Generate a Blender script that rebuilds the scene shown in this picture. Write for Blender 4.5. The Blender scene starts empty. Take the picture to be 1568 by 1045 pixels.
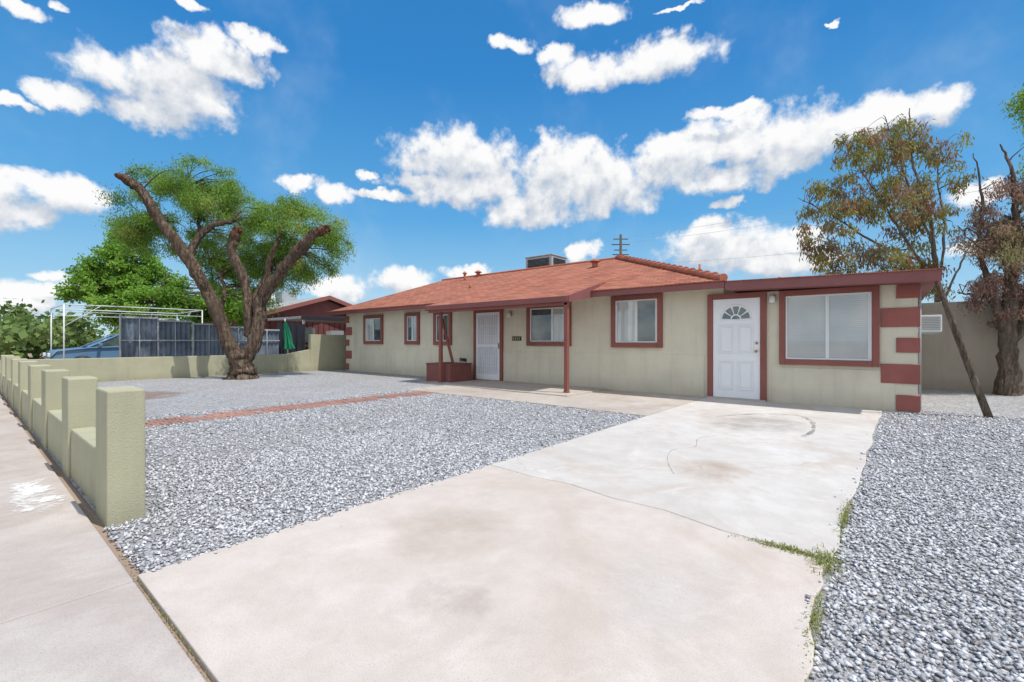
import bpy, math, random
import numpy as np
from mathutils import Vector, Matrix
random.seed(7); rng=np.random.default_rng(7)
scene=bpy.context.scene
COL=scene.collection
R3=Vector((0.7716,0.6361,0)); D3=Vector((-0.6361,0.7716,0))   # local axes used to lay trees out

# ------------------------------------------------------------------ helpers
def link(o,parent=None):
    COL.objects.link(o)
    if parent: o.parent=parent
    return o
def empty(name,loc=(0,0,0)):
    e=bpy.data.objects.new(name,None); e.empty_display_size=.3
    COL.objects.link(e); e.location=loc; return e
def mesh(name,verts,faces,mat=None,parent=None,smooth=False):
    me=bpy.data.meshes.new(name); me.from_pydata([tuple(v) for v in verts],[],faces); me.update()
    if mat: me.materials.append(mat)
    if smooth:
        for p in me.polygons: p.use_smooth=True
    return link(bpy.data.objects.new(name,me),parent)
def bev(o,w,seg=2):
    m=o.modifiers.new('b','BEVEL'); m.width=w; m.segments=seg; m.limit_method='ANGLE'; return o
BF=[(0,3,2,1),(4,5,6,7),(0,1,5,4),(1,2,6,5),(2,3,7,6),(3,0,4,7)]
def bv(x0,x1,y0,y1,z0,z1):
    return [(x0,y0,z0),(x1,y0,z0),(x1,y1,z0),(x0,y1,z0),(x0,y0,z1),(x1,y0,z1),(x1,y1,z1),(x0,y1,z1)]
def box(name,x0,x1,y0,y1,z0,z1,mat,parent=None,b=0.0):
    o=mesh(name,bv(x0,x1,y0,y1,z0,z1),BF,mat,parent)
    if b: bev(o,b)
    return o
def boxes(name,lst,mat,parent=None,b=0.0):
    V=[];F=[]
    for t in lst:
        n=len(V); V+=bv(*t); F+=[tuple(i+n for i in f) for f in BF]
    o=mesh(name,V,F,mat,parent)
    if b: bev(o,b)
    return o
def tube_geo(V,F,pts,rad,n=8):
    pts=[Vector(p) for p in pts]; base=len(V); up=Vector((0.13,0.31,0.94))
    for i,p in enumerate(pts):
        t=(pts[min(i+1,len(pts)-1)]-pts[max(i-1,0)]).normalized()
        a=t.cross(Vector((0.9,0.3,0.1)))
        if a.length<.1: a=t.cross(up)
        a.normalize(); b=t.cross(a)
        for k in range(n):
            q=2*math.pi*k/n
            V.append(p+(a*math.cos(q)+b*math.sin(q))*rad[i])
    for i in range(len(pts)-1):
        for k in range(n):
            F.append((base+i*n+k,base+i*n+(k+1)%n,base+(i+1)*n+(k+1)%n,base+(i+1)*n+k))
    F.append(tuple(base+k for k in range(n))[::-1]); F.append(tuple(base+(len(pts)-1)*n+k for k in range(n)))
def limb_geo(V,F,pts,rad,n=14,am=.13):
    b0=len(V); tube_geo(V,F,pts,rad,n); ph=[random.uniform(0,6.28) for _ in range(4)]
    for i in range(len(pts)):
        c=Vector(pts[i])
        for k in range(n):
            q=2*math.pi*k/n
            s=1+am*(math.sin(3*q+ph[0]+i*.22)*.6+math.sin(5*q+ph[1]-i*.35)*.5)+random.uniform(-.05,.05)
            V[b0+i*n+k]=c+(V[b0+i*n+k]-c)*s
def tube(name,pts,rad,mat,parent=None,n=10):
    if not isinstance(rad,(list,tuple)): rad=[rad]*len(pts)
    V=[];F=[]; tube_geo(V,F,pts,rad,n); return mesh(name,V,F,mat,parent,True)
def smoothpath(pts,sub=5,jit=0.0):
    P=[Vector(p[:3]) for p in pts]; R=[p[3] for p in pts]; op=[];orr=[]
    for i in range(len(P)-1):
        p0=P[max(i-1,0)];p1=P[i];p2=P[i+1];p3=P[min(i+2,len(P)-1)]
        for k in range(sub):
            t=k/sub
            q=.5*((2*p1)+(p2-p0)*t+(2*p0-5*p1+4*p2-p3)*t*t+(3*p1-p0-3*p2+p3)*t**3)
            q+=Vector((random.uniform(-1,1),random.uniform(-1,1),random.uniform(-1,1)))*jit
            op.append(q); orr.append((R[i]*(1-t)+R[i+1]*t)*random.uniform(.92,1.09))
    op.append(P[-1]); orr.append(R[-1]); return op,orr

# ------------------------------------------------------------------ materials
class M:
    def __init__(s,name,rough=.8,spec=.3):
        s.m=bpy.data.materials.new(name); s.m.use_nodes=True; s.t=s.m.node_tree
        s.p=s.t.nodes['Principled BSDF']; s.p.inputs['Roughness'].default_value=rough
        s.p.inputs['Specular IOR Level'].default_value=spec
        s.tc=s.t.nodes.new('ShaderNodeTexCoord'); s.co=s.tc.outputs['Object']
    def n(s,t,**k):
        nd=s.t.nodes.new(t)
        for a,b in k.items(): setattr(nd,a,b)
        return nd
    def l(s,a,b): s.t.links.new(a,b)
    def noise(s,scale,detail=4,rough=.55,vec=None,dist=0):
        nd=s.n('ShaderNodeTexNoise'); nd.inputs['Scale'].default_value=scale; nd.inputs['Detail'].default_value=detail
        nd.inputs['Roughness'].default_value=rough; nd.inputs['Distortion'].default_value=dist
        s.l(vec or s.co,nd.inputs['Vector']); return nd.outputs['Fac']
    def ramp(s,fac,stops,interp='LINEAR'):
        nd=s.n('ShaderNodeValToRGB'); nd.color_ramp.interpolation=interp
        e=nd.color_ramp.elements
        while len(e)<len(stops): e.new(.5)
        for i,(p,c) in enumerate(stops):
            e[i].position=p
            if not isinstance(c,(tuple,list)): c=(c,c,c)
            e[i].color=(*c,1)
        s.l(fac,nd.inputs['Fac']); return nd.outputs['Color']
    def mix(s,fac,a,b,mode='MIX'):
        nd=s.n('ShaderNodeMix',data_type='RGBA',blend_type=mode)
        for v,i in ((fac,0),(a,6),(b,7)):
            if isinstance(v,(int,float)): nd.inputs[i].default_value=v
            elif isinstance(v,(tuple,list)): nd.inputs[i].default_value=(*v,1)
            else: s.l(v,nd.inputs[i])
        return nd.outputs[2]
    def math(s,op,a,b=0.0,c=None):
        nd=s.n('ShaderNodeMath',operation=op)
        for i,v in enumerate((a,b,c)):
            if v is None: continue
            if isinstance(v,(int,float)): nd.inputs[i].default_value=v
            else: s.l(v,nd.inputs[i])
        return nd.outputs[0]
    def bump(s,h,strength=.3,dist=.01,prev=None):
        nd=s.n('ShaderNodeBump'); nd.inputs['Strength'].default_value=strength; nd.inputs['Distance'].default_value=dist
        s.l(h,nd.inputs['Height'])
        if prev: s.l(prev,nd.inputs['Normal'])
        s.l(nd.outputs[0],s.p.inputs['Normal']); return nd.outputs[0]
    def col(s,c):
        if isinstance(c,(tuple,list)): s.p.inputs['Base Color'].default_value=(*c,1)
        else: s.l(c,s.p.inputs['Base Color'])
        return s
def mapping(m,sc=(1,1,1),loc=(0,0,0),rot=(0,0,0)):
    nd=m.n('ShaderNodeMapping'); nd.inputs['Scale'].default_value=sc; nd.inputs['Location'].default_value=loc; nd.inputs['Rotation'].default_value=rot
    m.l(m.co,nd.inputs[0]); return nd.outputs[0]

def painted(name,c,rough=.65,var=.18,bs=.15,scale=60):
    m=M(name,rough); a=m.noise(1.3,6,.65); b=m.noise(scale,3)
    d=tuple(x*(1-var) for x in c); l=tuple(min(1,x*(1+var*.6)) for x in c)
    m.col(m.mix(m.math('MULTIPLY',b,.25),m.ramp(a,[(.3,d),(.7,l)]),d)); m.bump(b,bs,.006); return m.m
def stucco(name,c,dirt,dirt_h=.35):
    m=M(name,.92,.15)
    a=m.noise(.9,7,.65); f=m.noise(90,4,.7)
    base=m.ramp(a,[(.3,tuple(x*.86 for x in c)),(.55,c),(.75,tuple(min(1,x*1.06) for x in c))])
    st=m.noise(1,5,.6,mapping(m,(5,5,.5)))
    base=m.mix(m.ramp(st,[(.50,0.),(.8,.34)]),base,dirt)
    sx=m.n('ShaderNodeSeparateXYZ'); m.l(m.co,sx.inputs[0])
    g=m.n('ShaderNodeMapRange'); m.l(sx.outputs[2],g.inputs[0]); g.inputs[1].default_value=0; g.inputs[2].default_value=dirt_h
    g.inputs[3].default_value=.85; g.inputs[4].default_value=0
    gg=m.math('MULTIPLY',g.outputs[0],m.noise(3,5,.7))
    base=m.mix(gg,base,dirt); m.col(base); m.bump(f,.6,.009); return m.m
STUC=stucco('stucco_wall',(.70,.655,.515),(.38,.325,.245))
FENCE=stucco('painted_block',(.47,.455,.315),(.27,.245,.17),.25)
TRIM=painted('red_brown_trim',(.28,.10,.08))
FASC=painted('fascia_paint',(.26,.10,.095))
QUOIN=painted('quoin_paint',(.33,.115,.095),.8,.25,.5,80)
WHITE=painted('white_paint',(.84,.85,.86),.45,.05,.05)
WFRAME=painted('window_frame_white',(.75,.76,.76),.4,.05,.05)
METAL=painted('galvanised',(.42,.45,.47),.5,.2)
DARK=painted('dark_metal',(.03,.03,.035),.5)
TARP=painted('dark_tarp',(.03,.033,.045),.6,.3,.6,6)
BRASS=painted('brass',(.45,.3,.12),.35)
SOFF=painted('soffit',(.42,.35,.30),.8)

def concrete(name,c1,c2,stain=(.45,.36,.28),cr=True,seedloc=(0,0,0)):
    m=M(name,.9,.2); v=mapping(m,(1,1,1),seedloc)
    a=m.noise(.55,8,.68,v,.6); b=m.noise(4,7,.72,v); f=m.noise(140,3,.6,v)
    base=m.ramp(a,[(.32,c1),(.5,tuple((x+y)/2 for x,y in zip(c1,c2))),(.66,c2)])
    base=m.mix(m.ramp(b,[(.40,0.),(.72,.55)]),base,tuple(x*.82 for x in c1))
    s=m.noise(.9,7,.65,mapping(m,(1,1,1),(seedloc[0]+11,4,2)),1.0)
    base=m.mix(m.ramp(s,[(.50,0.),(.70,.6)]),base,stain)
    s2=m.noise(1.6,7,.7,mapping(m,(1,1,1),(seedloc[0]+31,14,2)),.6)
    base=m.mix(m.ramp(s2,[(.56,0.),(.68,.4)]),base,tuple(min(.85,x*1.10) for x in c2))
    base=m.mix(m.ramp(f,[(.3,.4),(.5,0.)]),base,tuple(x*.6 for x in c1))
    vo=m.n('ShaderNodeTexVoronoi'); vo.inputs['Scale'].default_value=2.3; m.l(v,vo.inputs['Vector'])
    base=m.mix(m.ramp(vo.outputs['Distance'],[(.016,.6),(.03,0.)]),base,(.22,.18,.14))
    if cr:
        w=m.n('ShaderNodeVectorMath',operation='MULTIPLY_ADD'); nn=m.n('ShaderNodeTexNoise'); nn.inputs['Scale'].default_value=1.6; nn.inputs['Detail'].default_value=8
        m.l(v,nn.inputs['Vector']); m.l(nn.outputs['Color'],w.inputs[0]); w.inputs[1].default_value=(.9,.9,.9); m.l(v,w.inputs[2])
        vc=m.n('ShaderNodeTexVoronoi',feature='DISTANCE_TO_EDGE'); vc.inputs['Scale'].default_value=.22; m.l(w.outputs[0],vc.inputs['Vector'])
        base=m.mix(m.ramp(vc.outputs['Distance'],[(.0006,.28),(.002,0.)]),base,(.36,.3,.26))
    m.col(base); bb=m.bump(f,.25,.004); m.bump(b,.25,.012,bb); return m.m
C_NEAR=concrete('concrete_pink',(.56,.485,.425),(.67,.605,.55),(.50,.40,.325),False,(3,1,0))
C_FAR=concrete('concrete_white',(.56,.515,.47),(.69,.66,.62),(.48,.39,.31),True,(7.3,2.2,0))
C_WALK=concrete('concrete_walk',(.46,.40,.35),(.59,.54,.48),(.34,.26,.21),True,(1,9,0))
C_SIDE=concrete('concrete_sidewalk',(.46,.40,.36),(.57,.515,.475),(.39,.31,.26),False,(5,5,3))

def gravel_mat():
    m=M('gravel_mix',.9,.2)
    vo=m.n('ShaderNodeTexVoronoi'); vo.inputs['Scale'].default_value=55; m.l(m.co,vo.inputs['Vector'])
    v2=m.n('ShaderNodeTexVoronoi'); v2.inputs['Scale'].default_value=110; m.l(m.co,v2.inputs['Vector'])
    v3=m.n('ShaderNodeTexVoronoi'); v3.inputs['Scale'].default_value=17; m.l(m.co,v3.inputs['Vector'])
    sx=m.n('ShaderNodeSeparateColor'); m.l(vo.outputs['Color'],sx.inputs[0])
    sy=m.n('ShaderNodeSeparateColor'); m.l(v2.outputs['Color'],sy.inputs[0])
    sz=m.n('ShaderNodeSeparateColor'); m.l(v3.outputs['Color'],sz.inputs[0])
    t=m.math('ADD',m.math('ADD',m.math('MULTIPLY',sx.outputs[0],.5),m.math('MULTIPLY',sy.outputs[1],.25)),m.math('MULTIPLY',sz.outputs[1],.25))
    base=m.ramp(t,[(.10,(.12,.12,.12)),(.30,(.34,.34,.35)),(.6,(.51,.51,.525)),(.9,(.78,.78,.80))])
    base=m.mix(m.ramp(vo.outputs['Distance'],[(.4,0.),(.85,.55)]),base,(.15,.145,.14))
    lo=m.noise(.35,8,.72,None,.5)
    base=m.mix(m.ramp(lo,[(.40,0.),(.68,.5)]),base,(.33,.295,.265))
    m.col(base)
    b=m.bump(m.math('SUBTRACT',1.0,vo.outputs['Distance']),.9,.016); m.bump(m.math('SUBTRACT',1.0,v2.outputs['Distance']),.4,.006,b)
    return m.m
GRAV=gravel_mat()
def attr_mat(name,stops,rough=.85,trans=0.0):
    m=M(name,rough,.2); a=m.n('ShaderNodeAttribute',attribute_name='tone')
    c=m.ramp(a.outputs['Fac'],stops); m.col(c)
    if trans:
        tr=m.n('ShaderNodeBsdfTranslucent'); m.l(c,tr.inputs[0]); mx=m.n('ShaderNodeMixShader'); mx.inputs[0].default_value=trans
        m.l(m.p.outputs[0],mx.inputs[1]); m.l(tr.outputs[0],mx.inputs[2]); m.l(mx.outputs[0],m.t.nodes['Material Output'].inputs[0])
    return m.m
STONE=attr_mat('gravel_stone',[(0,(.13,.13,.13)),(.22,(.34,.34,.35)),(.6,(.53,.53,.545)),(1,(.80,.80,.82))])
LEAF_G=attr_mat('leaf_green',[(0,(.09,.17,.03)),(.5,(.24,.41,.07)),(.85,(.38,.56,.12)),(1,(.50,.46,.16))],.6,.5)
LEAF_B=attr_mat('leaf_bright',[(0,(.09,.18,.03)),(.5,(.23,.42,.06)),(1,(.38,.60,.12))],.6,.5)
LEAF_E=attr_mat('leaf_eucalyptus',[(0,(.36,.19,.12)),(.33,(.35,.26,.12)),(.6,(.30,.35,.10)),(1,(.52,.48,.13))],.6,.45)
LEAF_R=attr_mat('leaf_dry',[(0,(.16,.085,.07)),(.45,(.33,.20,.155)),(.75,(.44,.31,.22)),(.9,(.28,.30,.11)),(1,(.32,.36,.12))],.8,.3)
LEAF_D=attr_mat('leaf_far',[(0,(.09,.14,.05)),(.5,(.18,.27,.08)),(1,(.30,.38,.13))],.8,.3)
GRASSM=attr_mat('weed_grass',[(0,(.14,.18,.04)),(.5,(.26,.31,.08)),(1,(.48,.43,.2))],.8,.4)

def bark(name,c1,c2,mid=None):
    m=M(name,.95,.1); v=mapping(m,(9,9,1.6)); a=m.noise(1.5,8,.7,v,.9); b=m.noise(1.2,5,.6); c=m.noise(9,6,.7)
    base=m.mix(m.ramp(b,[(.42,0.),(.66,.8)]),m.ramp(a,[(.40,c1),(.62,c2)]),tuple(x*.42 for x in c2))
    base=m.mix(m.ramp(c,[(.45,0.),(.7,.6)]),base,tuple(x*.8 for x in c1))
    m.col(base); q=m.bump(a,1.0,.10); m.bump(c,.8,.035,q); return m.m
BARK=bark('bark_mesquite',(.045,.03,.023),(.33,.245,.18))
BARKC=bark('bark_cut_end',(.10,.04,.025),(.34,.15,.09))
BARKP=bark('bark_pale',(.26,.21,.17),(.50,.45,.39))
BARKG=bark('bark_grey',(.11,.08,.06),(.36,.29,.23))

def shingle(name,c):
    m=M(name,.9,.15)
    br=m.n('ShaderNodeTexBrick'); m.l(m.co,br.inputs['Vector']); br.offset=.5
    br.inputs['Scale'].default_value=1; br.inputs['Brick Width'].default_value=.30; br.inputs['Row Height'].default_value=.14
    br.inputs['Mortar Size'].default_value=.010; br.inputs['Mortar Smooth'].default_value=.3
    br.inputs['Color1'].default_value=(*[x*.70 for x in c],1); br.inputs['Color2'].default_value=(*[min(1,x*1.25) for x in c],1); br.inputs['Mortar'].default_value=(*[x*.35 for x in c],1)
    a=m.noise(1.2,6,.6); f=m.noise(70,3)
    b=m.mix(m.ramp(a,[(.35,.0),(.75,.4)]),br.outputs['Color'],(c[0]*1.05,c[1]*1.5,c[2]*1.5))
    b=m.mix(m.ramp(f,[(.3,.4),(.55,0.)]),b,tuple(x*.5 for x in c)); m.col(b)
    q=m.bump(m.math('SUBTRACT',1.0,br.outputs['Fac']),.6,.012); m.bump(f,.3,.004,q); return m.m
ROOF=shingle('shingle_red',(.43,.155,.10)); ROOFG=shingle('shingle_grey',(.42,.40,.38))
TILE=painted('ridge_tile',(.50,.18,.11),.8,.3,.4)

def glass_mat(name,kind):
    m=M(name,.04,.6)
    sx=m.n('ShaderNodeSeparateXYZ'); m.l(m.co,sx.inputs[0])
    if kind=='blind':
        w=m.math('FRACT',m.math('MULTIPLY',sx.outputs[2],30.0)); b=m.ramp(w,[(.0,(.26,.29,.29)),(.2,(.42,.46,.45)),(.9,(.50,.53,.52))])
        n=m.noise(1.3,3); b=m.mix(m.ramp(n,[(.38,0.),(.66,.55)]),b,(.30,.36,.35)); m.col(b)
    elif kind=='curtain':
        v=mapping(m,(14,14,.4)); n=m.noise(1,3,.5,v); m.col(m.ramp(n,[(.3,(.32,.38,.38)),(.65,(.54,.58,.56))]))
    else:
        n=m.noise(1.8,4); m.col(m.ramp(n,[(.35,(.035,.05,.05)),(.7,(.13,.17,.16))]))
    m.p.inputs['Coat Weight'].default_value=1.0; m.p.inputs['Coat Roughness'].default_value=.02; m.p.inputs['Coat IOR'].default_value=1.6
    return m.m
G_BLIND=glass_mat('glass_blind','blind'); G_CURT=glass_mat('glass_curtain','curtain'); G_DARK=glass_mat('glass_dark','dark')

# ------------------------------------------------------------------ world
W=bpy.data.worlds.new('World'); scene.world=W; W.use_nodes=True; nt=W.node_tree; nt.nodes.clear()
try: W.cycles.sampling_method='NONE'
except Exception: pass
SUN=Vector((.45,.10,1)).normalized(); sel=math.asin(SUN.z); saz=math.atan2(SUN.x,SUN.y)
HEAD=-math.radians(39.5)
# cumulus clouds: bearing / slope table of ellipses
CL=[(250,135,118,52),(335,90,74,30),(400,66,38,15),(160,115,56,26),(88,148,56,16),(215,168,74,26),
(30,12,38,13),(88,8,16,7),(290,9,22,9),(10,158,50,9),
(65,282,84,22),(105,300,64,30),(30,330,66,24),(-10,300,60,44),(80,420,38,8),(25,455,62,26),(115,440,38,14),
(910,22,46,19),(1010,88,82,30),(880,112,50,24),(945,108,66,27),(850,84,26,15),(790,68,34,12),(1040,10,30,4),(1282,30,10,4),
(705,240,98,40),(640,278,40,14),(720,288,80,28),(590,297,50,7),(510,296,32,16),(455,276,24,12),(568,265,14,8),(800,325,70,24),(870,262,84,44),(935,290,66,38),
(1010,262,66,26),(1050,225,60,28),(1130,210,105,34),(1120,272,72,22),(1225,202,90,38),(1195,245,56,22),(1310,187,90,28),(1400,167,66,26),(1110,170,50,10),
(1120,380,106,34),(1180,400,80,24),(1090,358,54,22),(1110,310,26,8),(890,386,22,16),(620,432,46,22),(645,448,42,12),(710,418,36,13),(520,440,46,17),(370,462,60,14),(1232,356,22,6),(1490,300,60,16),(1500,380,50,14)]
g=bpy.data.node_groups.new('cloud_density','ShaderNodeTree')
g.interface.new_socket('Dir',in_out='INPUT',socket_type='NodeSocketVector'); g.interface.new_socket('Density',in_out='OUTPUT',socket_type='NodeSocketFloat')
gi=g.nodes.new('NodeGroupInput'); go=g.nodes.new('NodeGroupOutput')
def gm(op,a,b=0.0,c=None,tree=g):
    nd=tree.nodes.new('ShaderNodeMath'); nd.operation=op
    for i,v in enumerate((a,b,c)):
        if v is None: continue
        if isinstance(v,(int,float)): nd.inputs[i].default_value=v
        else: tree.links.new(v,nd.inputs[i])
    return nd.outputs[0]
def gnoise(vec,scale,det,ro,tree=g,out='Fac'):
    nd=tree.nodes.new('ShaderNodeTexNoise'); nd.inputs['Scale'].default_value=scale; nd.inputs['Detail'].default_value=det; nd.inputs['Roughness'].default_value=ro
    tree.links.new(vec,nd.inputs['Vector']); return nd.outputs[out]
s=g.nodes.new('ShaderNodeSeparateXYZ'); g.links.new(gi.outputs[0],s.inputs[0])
az=gm('ARCTAN2',s.outputs[0],s.outputs[1]); el=gm('ARCSINE',s.outputs[2])
cb=g.nodes.new('ShaderNodeCombineXYZ'); g.links.new(az,cb.inputs[0]); g.links.new(el,cb.inputs[1])
wn=g.nodes.new('ShaderNodeVectorMath'); wn.operation='MULTIPLY_ADD'; g.links.new(gnoise(gi.outputs[0],17,4,.60,out='Color'),wn.inputs[0]); wn.inputs[1].default_value=(.085,.055,0)
wa=g.nodes.new('ShaderNodeVectorMath'); wa.operation='ADD'; g.links.new(cb.outputs[0],wa.inputs[0]); wa.inputs[1].default_value=(-.0425,-.0275,0)
g.links.new(wa.outputs[0],wn.inputs[2]); p=wn.outputs[0]
acc=None
for (cx,cy,a,b) in CL:
    u=(cx-784)/697; v=(522-cy)/697; th=math.atan(u); ca=th+HEAD; ce=math.atan(v*math.cos(th))
    sa=a/697/(1+u*u)*1.22; sb=b/697*math.cos(th)/(1+(v*math.cos(th))**2)*1.26
    ma=g.nodes.new('ShaderNodeVectorMath'); ma.operation='MULTIPLY_ADD'; g.links.new(p,ma.inputs[0]); ma.inputs[1].default_value=(1/sa,1/sb,0); ma.inputs[2].default_value=(-ca/sa,-ce/sb,0)
    dt=g.nodes.new('ShaderNodeVectorMath'); dt.operation='DOT_PRODUCT'; g.links.new(ma.outputs[0],dt.inputs[0]); g.links.new(ma.outputs[0],dt.inputs[1])
    acc=dt.outputs['Value'] if acc is None else gm('SMOOTH_MIN',acc,dt.outputs['Value'],.35)
f=gm('SUBTRACT',1.0,acc); f=gm('MAXIMUM',f,-1.6)
db=g.nodes.new('ShaderNodeVectorMath'); db.operation='DOT_PRODUCT'; g.links.new(gi.outputs[0],db.inputs[0]); db.inputs[1].default_value=(-D3.x,-D3.y,.15)
mr=g.nodes.new('ShaderNodeMapRange'); g.links.new(db.outputs['Value'],mr.inputs[0]); mr.inputs[1].default_value=-.15; mr.inputs[2].default_value=.25; mr.inputs[3].default_value=-2; mr.inputs[4].default_value=.55
f=gm('MAXIMUM',f,mr.outputs[0])  # adds an unseen cloud bank behind the camera as fill for the facade
n1=gnoise(gi.outputs[0],22,6,.56)
den=gm('ADD',f,gm('MULTIPLY',gm('SUBTRACT',n1,.5),2.8)); g.links.new(den,go.inputs[0])

def wn_(t): return nt.nodes.new(t)
tc=wn_('ShaderNodeTexCoord'); sky=wn_('ShaderNodeTexSky'); sky.sky_type='NISHITA'; sky.sun_disc=False; sky.sun_elevation=sel; sky.sun_rotation=saz
g1=wn_('ShaderNodeGroup'); g1.node_tree=g; g2=wn_('ShaderNodeGroup'); g2.node_tree=g
nt.links.new(tc.outputs['Generated'],g1.inputs[0])
of=wn_('ShaderNodeVectorMath'); of.operation='ADD'; nt.links.new(tc.outputs['Generated'],of.inputs[0]); of.inputs[1].default_value=(.010,0,.036)
nt.links.new(of.outputs[0],g2.inputs[0])
def smap(v,a,b,c,d,sm=True):
    nd=wn_('ShaderNodeMapRange'); nd.interpolation_type='SMOOTHSTEP' if sm else 'LINEAR'
    nt.links.new(v,nd.inputs[0])
    for i,x in enumerate((a,b,c,d)): nd.inputs[i+1].default_value=x
    return nd.outputs[0]
alpha=smap(g1.outputs[0],-.12,.75,0,1)
dif=gm('SUBTRACT',g1.outputs[0],g2.outputs[0],None,nt)
lit=smap(dif,-.85,1.0,0,1)
def wmix(fac,a,b,mode='MIX'):
    nd=wn_('ShaderNodeMix'); nd.data_type='RGBA'; nd.blend_type=mode
    for v,i in ((fac,0),(a,6),(b,7)):
        if isinstance(v,(int,float)): nd.inputs[i].default_value=v
        elif isinstance(v,(tuple,list)): nd.inputs[i].default_value=(*v,1)
        else: nt.links.new(v,nd.inputs[i])
    return nd.outputs[2]
sp=wn_('ShaderNodeSeparateXYZ'); nt.links.new(tc.outputs['Generated'],sp.inputs[0])
rp=wn_('ShaderNodeValToRGB'); nt.links.new(sp.outputs[2],rp.inputs[0])
K=.1
st=[(0,(.60,.80,.92)),(.10,(.33,.64,.90)),(.25,(.11,.42,.81)),(.5,(.03,.25,.65)),(1,(.015,.16,.45))]
e=rp.color_ramp.elements
while len(e)<len(st): e.new(.5)
for i,(q,c) in enumerate(st): e[i].position=q; e[i].color=(*c,1)
sc=wn_('ShaderNodeVectorMath'); sc.operation='SCALE'; nt.links.new(rp.outputs[0],sc.inputs[0]); sc.inputs['Scale'].default_value=1/K
skyc=wmix(.88,sky.outputs[0],sc.outputs[0])
hv=gnoise(tc.outputs['Generated'],3.2,5,.6,nt); hz=smap(hv,.50,.85,0,.25)
skyc=wmix(hz,skyc,(8.0,8.8,9.6))
cc=wmix(lit,(5.4,6.0,6.9),(9.8,9.8,9.8))
db2=wn_('ShaderNodeVectorMath'); db2.operation='DOT_PRODUCT'; nt.links.new(tc.outputs['Generated'],db2.inputs[0]); db2.inputs[1].default_value=(-D3.x,-D3.y,.0)
br_=smap(db2.outputs['Value'],.0,.4,1,1.3)  # brightens the added clouds behind the camera for more fill light
s2=wn_('ShaderNodeVectorMath'); s2.operation='SCALE'; nt.links.new(cc,s2.inputs[0]); nt.links.new(br_,s2.inputs['Scale'])
skyc=wmix(alpha,skyc,s2.outputs[0])
bg=wn_('ShaderNodeBackground'); bg.inputs['Strength'].default_value=K; nt.links.new(skyc,bg.inputs[0])
wo=wn_('ShaderNodeOutputWorld'); nt.links.new(bg.outputs[0],wo.inputs[0])

sl=bpy.data.lights.new('sun','SUN'); sl.energy=3.75; sl.angle=math.radians(.5); sl.color=(1,.96,.90)
so=bpy.data.objects.new('sun',sl); COL.objects.link(so); so.rotation_euler=(-SUN).to_track_quat('-Z','Y').to_euler(); so.location=(10,5,30)
cam=bpy.data.cameras.new('camera'); co=bpy.data.objects.new('camera',cam); COL.objects.link(co); scene.camera=co
co.location=(0,0,1.2); co.rotation_euler=(math.radians(90),0,math.radians(39.5)); cam.lens=16.0; cam.sensor_width=36; cam.clip_end=5000; cam.clip_start=.05
scene.view_settings.view_transform='Standard'; scene.view_settings.look='None'; scene.view_settings.exposure=0

# ------------------------------------------------------------------ ground, road, slabs
gmt=M('dirt',.95,.1); gmt.col(gmt.ramp(gmt.noise(.25,8,.65),[(.35,(.28,.20,.15)),(.65,(.40,.31,.24))])); gmt.bump(gmt.noise(20,5),.5,.02)
mesh('ground',[(-1500,-1500,-.01),(1500,-1500,-.01),(1500,1500,-.01),(-1500,1500,-.01)],[(0,1,2,3)],gmt.m)
asp=M('asphalt',.9,.2); asp.col(asp.ramp(asp.noise(60,4),[(.3,(.04,.04,.042)),(.7,(.075,.073,.07))])); asp.bump(asp.noise(150,3),.4,.005)
mesh('road',[(-300,-12,-.004),(300,-12,-.004),(300,-1.75,-.004),(-300,-1.75,-.004)],[(0,1,2,3)],asp.m)
box('road_kerb',-120,60,-1.75,-1.6,-.05,.03,C_SIDE,None,.01)
gy=mesh('gravel_yard',[(-17.8,.60,.004),(16,.60,.004),(16,15.3,.004),(-17.8,15.3,.004)],[(0,1,2,3)],GRAV)
def slab(name,poly,z1,mat,parent=None,b=.006):
    n=len(poly); V=[(x,y,-.03) for x,y in poly]+[(x,y,z1) for x,y in poly]
    F=[tuple(range(n))[::-1],tuple(range(n,2*n))]+[(i,(i+1)%n,n+(i+1)%n,n+i) for i in range(n)]
    o=mesh(name,V,F,mat,parent); bev(o,b,2); return o
def wob(x0,y0,x1,y1,n,a):
    return [(x0+(x1-x0)*i/n+(random.uniform(-a,a) if 0<i<n else 0),y0+(y1-y0)*i/n+(random.uniform(-a,a)*.3 if 0<i<n else 0)) for i in range(n+1)]
dr=empty('driveway')
jt=[(-2.92,3.22),(-2.4,3.17),(-2.0,3.2),(-1.6,3.12),(-1.2,3.13),(-.8,3.02),(-.5,3.0),(-.24,2.95)]
near=[(-2.92,.57)]+[(-.9,.57),(.25,.57),(.02,1.0),(-.14,1.35)]+wob(-.21,1.7,-.24,2.94,9,.03)[:-1]+[(x,y-.004) for x,y in jt[::-1]]+wob(-2.92,3.2,-2.92,.57,18,.012)[1:-1]
slab('near_slab',near,.022,C_NEAR,dr)
far=[(x,y+.004) for x,y in jt]+wob(-.24,2.95,-.06,9.98,24,.02)[1:]+wob(-2.92,9.98,-2.92,3.2,5,0)[:-1]
slab('far_slab',far,.022,C_FAR,dr)
slab('porch_walkway',[(-9.05,6.95),(-7.0,6.93),(-5.1,6.95),(-2.935,6.9),(-2.935,9.99),(-10.3,9.99),(-10.3,8.3),(-9.1,8.25)],.024,C_WALK)
slab('porch_step_slab',[(-6.9,8.15),(-5.2,8.15),(-5.2,9.98),(-9.2,9.98),(-9.2,8.3)],.05,C_WALK)
sw=empty('sidewalk')
xs=[-120,-60,-30,-20.85,-14.85,-11.85,-8.85,-5.85,-2.86,.14,3.14,6.14,9.14,20]
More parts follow.
